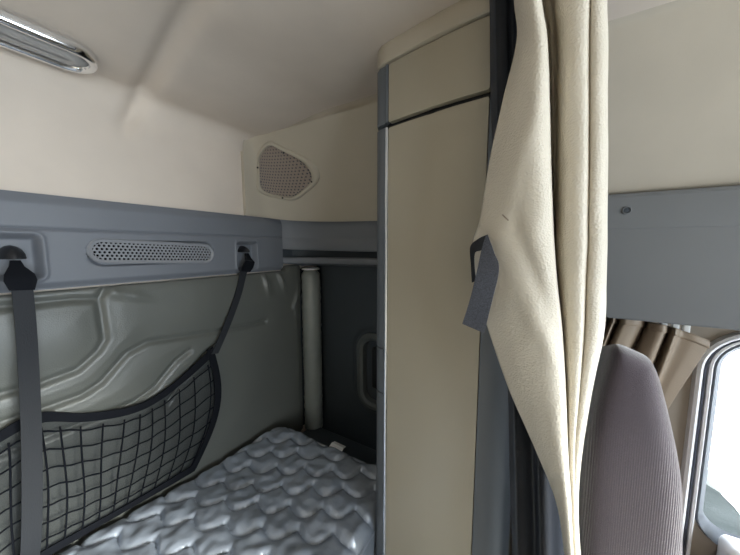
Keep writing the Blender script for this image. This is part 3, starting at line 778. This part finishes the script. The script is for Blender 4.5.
# ------------------------------------------------------------------ overhead box above the window
hd = MB().box(.852, .999, -1.30, .02, -.1635, .1195, .006)
header = hd.build('overhead_box', M['grey_header'], origin=(.92, -.6, -.1635), angle=35)
tag(header, 'plain grey overhead box along the cab side above the side window', 'overhead box')
MB().box(.8505, .86, -1.295, .015, .040, .114, .004).build('fascia_strip', M['grey_header'], header, angle=35)
mb = MB(); c = (.8500, -.1500, .0815)
rr = []
for r, dx in ((.0085, 0), (.0083, -.002), (.0068, -.0026), (.0060, -.001), (.0055, .003)):
    rr.append([(c[0]+dx, c[1]+r*math.cos(a), c[2]+r*math.sin(a)) for a in np.linspace(0, 2*math.pi, 20, endpoint=False)])
mb.grid(rr, close_u=True); plug = mb.build('screw_socket', M['grey_header'], header)
MB().dome((.8503, c[1], c[2]), (-1, 0, 0), .0058, .0012, 16, 3).build('screw', M['grey_dark'], plug)

# ------------------------------------------------------------------ side-window curtain
wc = thing('window_curtain', 'brown-beige gathered curtain pulled aside at the side window behind the seat', 'curtain', (.93, -.2, -.62))
WT = [(.9, -.1324, -.181), (.95, -.1499, -.1897), (.905, -.1523, -.1794), (.95, -.1679, -.1899), (.91, -.1702, -.1807), (.905, -.1822, -.1804), (.915, -.2043, -.1821), (.955, -.2228, -.1938), (.92, -.2235, -.1879), (.905, -.2439, -.1884), (.955, -.2645, -.2002), (.91, -.2638, -.1937), (.93, -.2782, -.2014), (.93, -.303, -.2091), (.935, -.3275, -.2202)]
WB = [(.915, -.0633, -.5296), (.94, -.072, -.5415), (.9175, -.077, -.5261), (.94, -.0858, -.5365), (.92, -.0906, -.5227), (.9175, -.1012, -.5173), (.9225, -.1147, -.5154), (.9425, -.1323, -.5211), (.925, -.1464, -.5054), (.9175, -.1847, -.487), (.9425, -.2015, -.496), (.92, -.2153, -.4774), (.93, -.2213, -.4813), (.93, -.2287, -.4786), (.9325, -.2402, -.476)]
W0 = [(p[0]+.0, p[1], p[2]+.016) for p in WT]
WE = [(.935+.3*(p[0]-.93), -.10+.35*(p[1]+.15), -.70) for p in WB]
WM = [tuple((np.array(a)*.55+np.array(b)*.45)) for a, b in zip(WT, WB)]
o = MB().grid(surf_grid([WT, WM, WB, WE], 120, 50)).build('sheet', M['window_curtain'], wc, angle=80); solid(o, .002)
o = MB().grid(surf_grid([[(p[0], p[1], p[2]+.012) for p in WT], [(p[0]-.001, p[1], p[2]-.006) for p in WT]], 120, 4)).build('heading', M['window_curtain'], wc, angle=80); solid(o, .003)
MB().tube([(.955, -.02, -.172), (.955, -1.25, -.172)], .004, 8).build('track', M['white_plastic'], wc)
for y in (-.2522, -.2727, -.2908):
    MB().box(.938, .95, y-.006, y+.006, -.200, -.168, .002).build('glider', M['white_plastic'], wc)

# ------------------------------------------------------------------ ceiling lamp
lamp = thing('ceiling_lamp', 'long oval ceiling lamp with a chrome rim and clear lens set in the headliner', 'ceiling lamp', (.04, .800, .385))
def stad(k): return rrect(-.17+k, .258-k, .769+k, .857-k, .0439-k, 10)
def lz(y): return (y-.813)*-.06
def lring(pr): return MB().grid([[(x, y, z+lz(y)) for x, y in stad(k)] for k, z in pr], close_u=True)
lring([(-.001, .385), (-.001, .366), (.002, .3605), (.006, .3585), (.011, .3600), (.015, .366), (.018, .374)]).build('rim', M['chrome'], lamp, angle=70)
mb = lring([(.014, .374), (.020, .3775), (.026, .3765), (.030, .374), (.0385, .372)]); mb.build('reflector', M['reflector'], lamp, angle=30)
rows = [[(x, y, z+lz(y)) for x, y in stad(k)] for k, z in ((.014, .368), (.018, .3640), (.026, .3620), (.036, .3615), (.042, .3615))]
mb = MB().grid(rows, close_u=True)
mb.grid([[(x, y, z+.0025) for x, y, z in r] for r in rows], close_u=True); mb.build('lens', M['lens'], lamp, angle=60)
for x in (.02, .10, .17):
    MB().tube([(x-.022, .813, .3680), (x+.022, .813, .3680)], .0045, 10).build('bulb', M['white_plastic'], lamp)
for x, y in ((.240, .818), (.234, .834)):
    MB().dome((x, y, .3595), (0, 0, -1), .003, .0015, 10, 3).build('screw', M['chrome'], lamp)

# ------------------------------------------------------------------ daylight
w = bpy.data.worlds.new('sky'); scn.world = w; w.use_nodes = True
bg = w.node_tree.nodes['Background']; bg.inputs[0].default_value = (.91, .97, 1.07, 1); bg.inputs[1].default_value = SKY
def portal(name, loc, rot, sx, sy):
    l = bpy.data.lights.new(name, 'AREA'); l.shape = 'RECTANGLE'; l.size = sx; l.size_y = sy; l.cycles.is_portal = True
    o = bpy.data.objects.new(name, l); COL.objects.link(o); o.location = (loc[0], loc[1], loc[2]+Z0); o.rotation_euler = rot
portal('side_window_daylight', (1.05, -.76, -.48), (0, math.radians(90), 0), .54, .79)
portal('windscreen_daylight', (0, -1.54, -.20), (math.radians(90), 0, 0), 1.92, .86)

sun = bpy.data.lights.new('hazy_sun', 'SUN'); sun.energy = SUN; sun.angle = math.radians(28); sun.color = (1., .97, .92)
so = bpy.data.objects.new('hazy_sun', sun); COL.objects.link(so); so.location = (-1, -4, 4)
so.rotation_euler = Vector((-.20, 1, -.43)).to_track_quat('-Z', 'Y').to_euler()

# ------------------------------------------------------------------ camera
cd = bpy.data.cameras.new('camera'); cam = bpy.data.objects.new('camera', cd); COL.objects.link(cam)
cd.sensor_fit = 'HORIZONTAL'; cd.sensor_width = 36; cd.lens = 290*36/740; cd.clip_start = .01
a, p = math.radians(31), math.radians(5.9)
cam.location = (0, 0, Z0)
fw = Vector((math.cos(a)*math.cos(p), math.sin(a)*math.cos(p), -math.sin(p)))
cam.rotation_euler = fw.to_track_quat('-Z', 'Y').to_euler()
scn.camera = cam
vs = scn.view_settings
vs.view_transform = 'Standard'; vs.look = 'None'; vs.gamma = 1; vs.use_curve_mapping = False; vs.exposure = EXPO
scn.cycles.use_denoising = True
scn.cycles.max_bounces = 10; scn.cycles.diffuse_bounces = 7; scn.cycles.glossy_bounces = 5; scn.cycles.transparent_max_bounces = 12
scn.cycles.caustics_reflective = False; scn.cycles.caustics_refractive = False
for o in scn.objects:
    if '_o' in o: del o['_o']
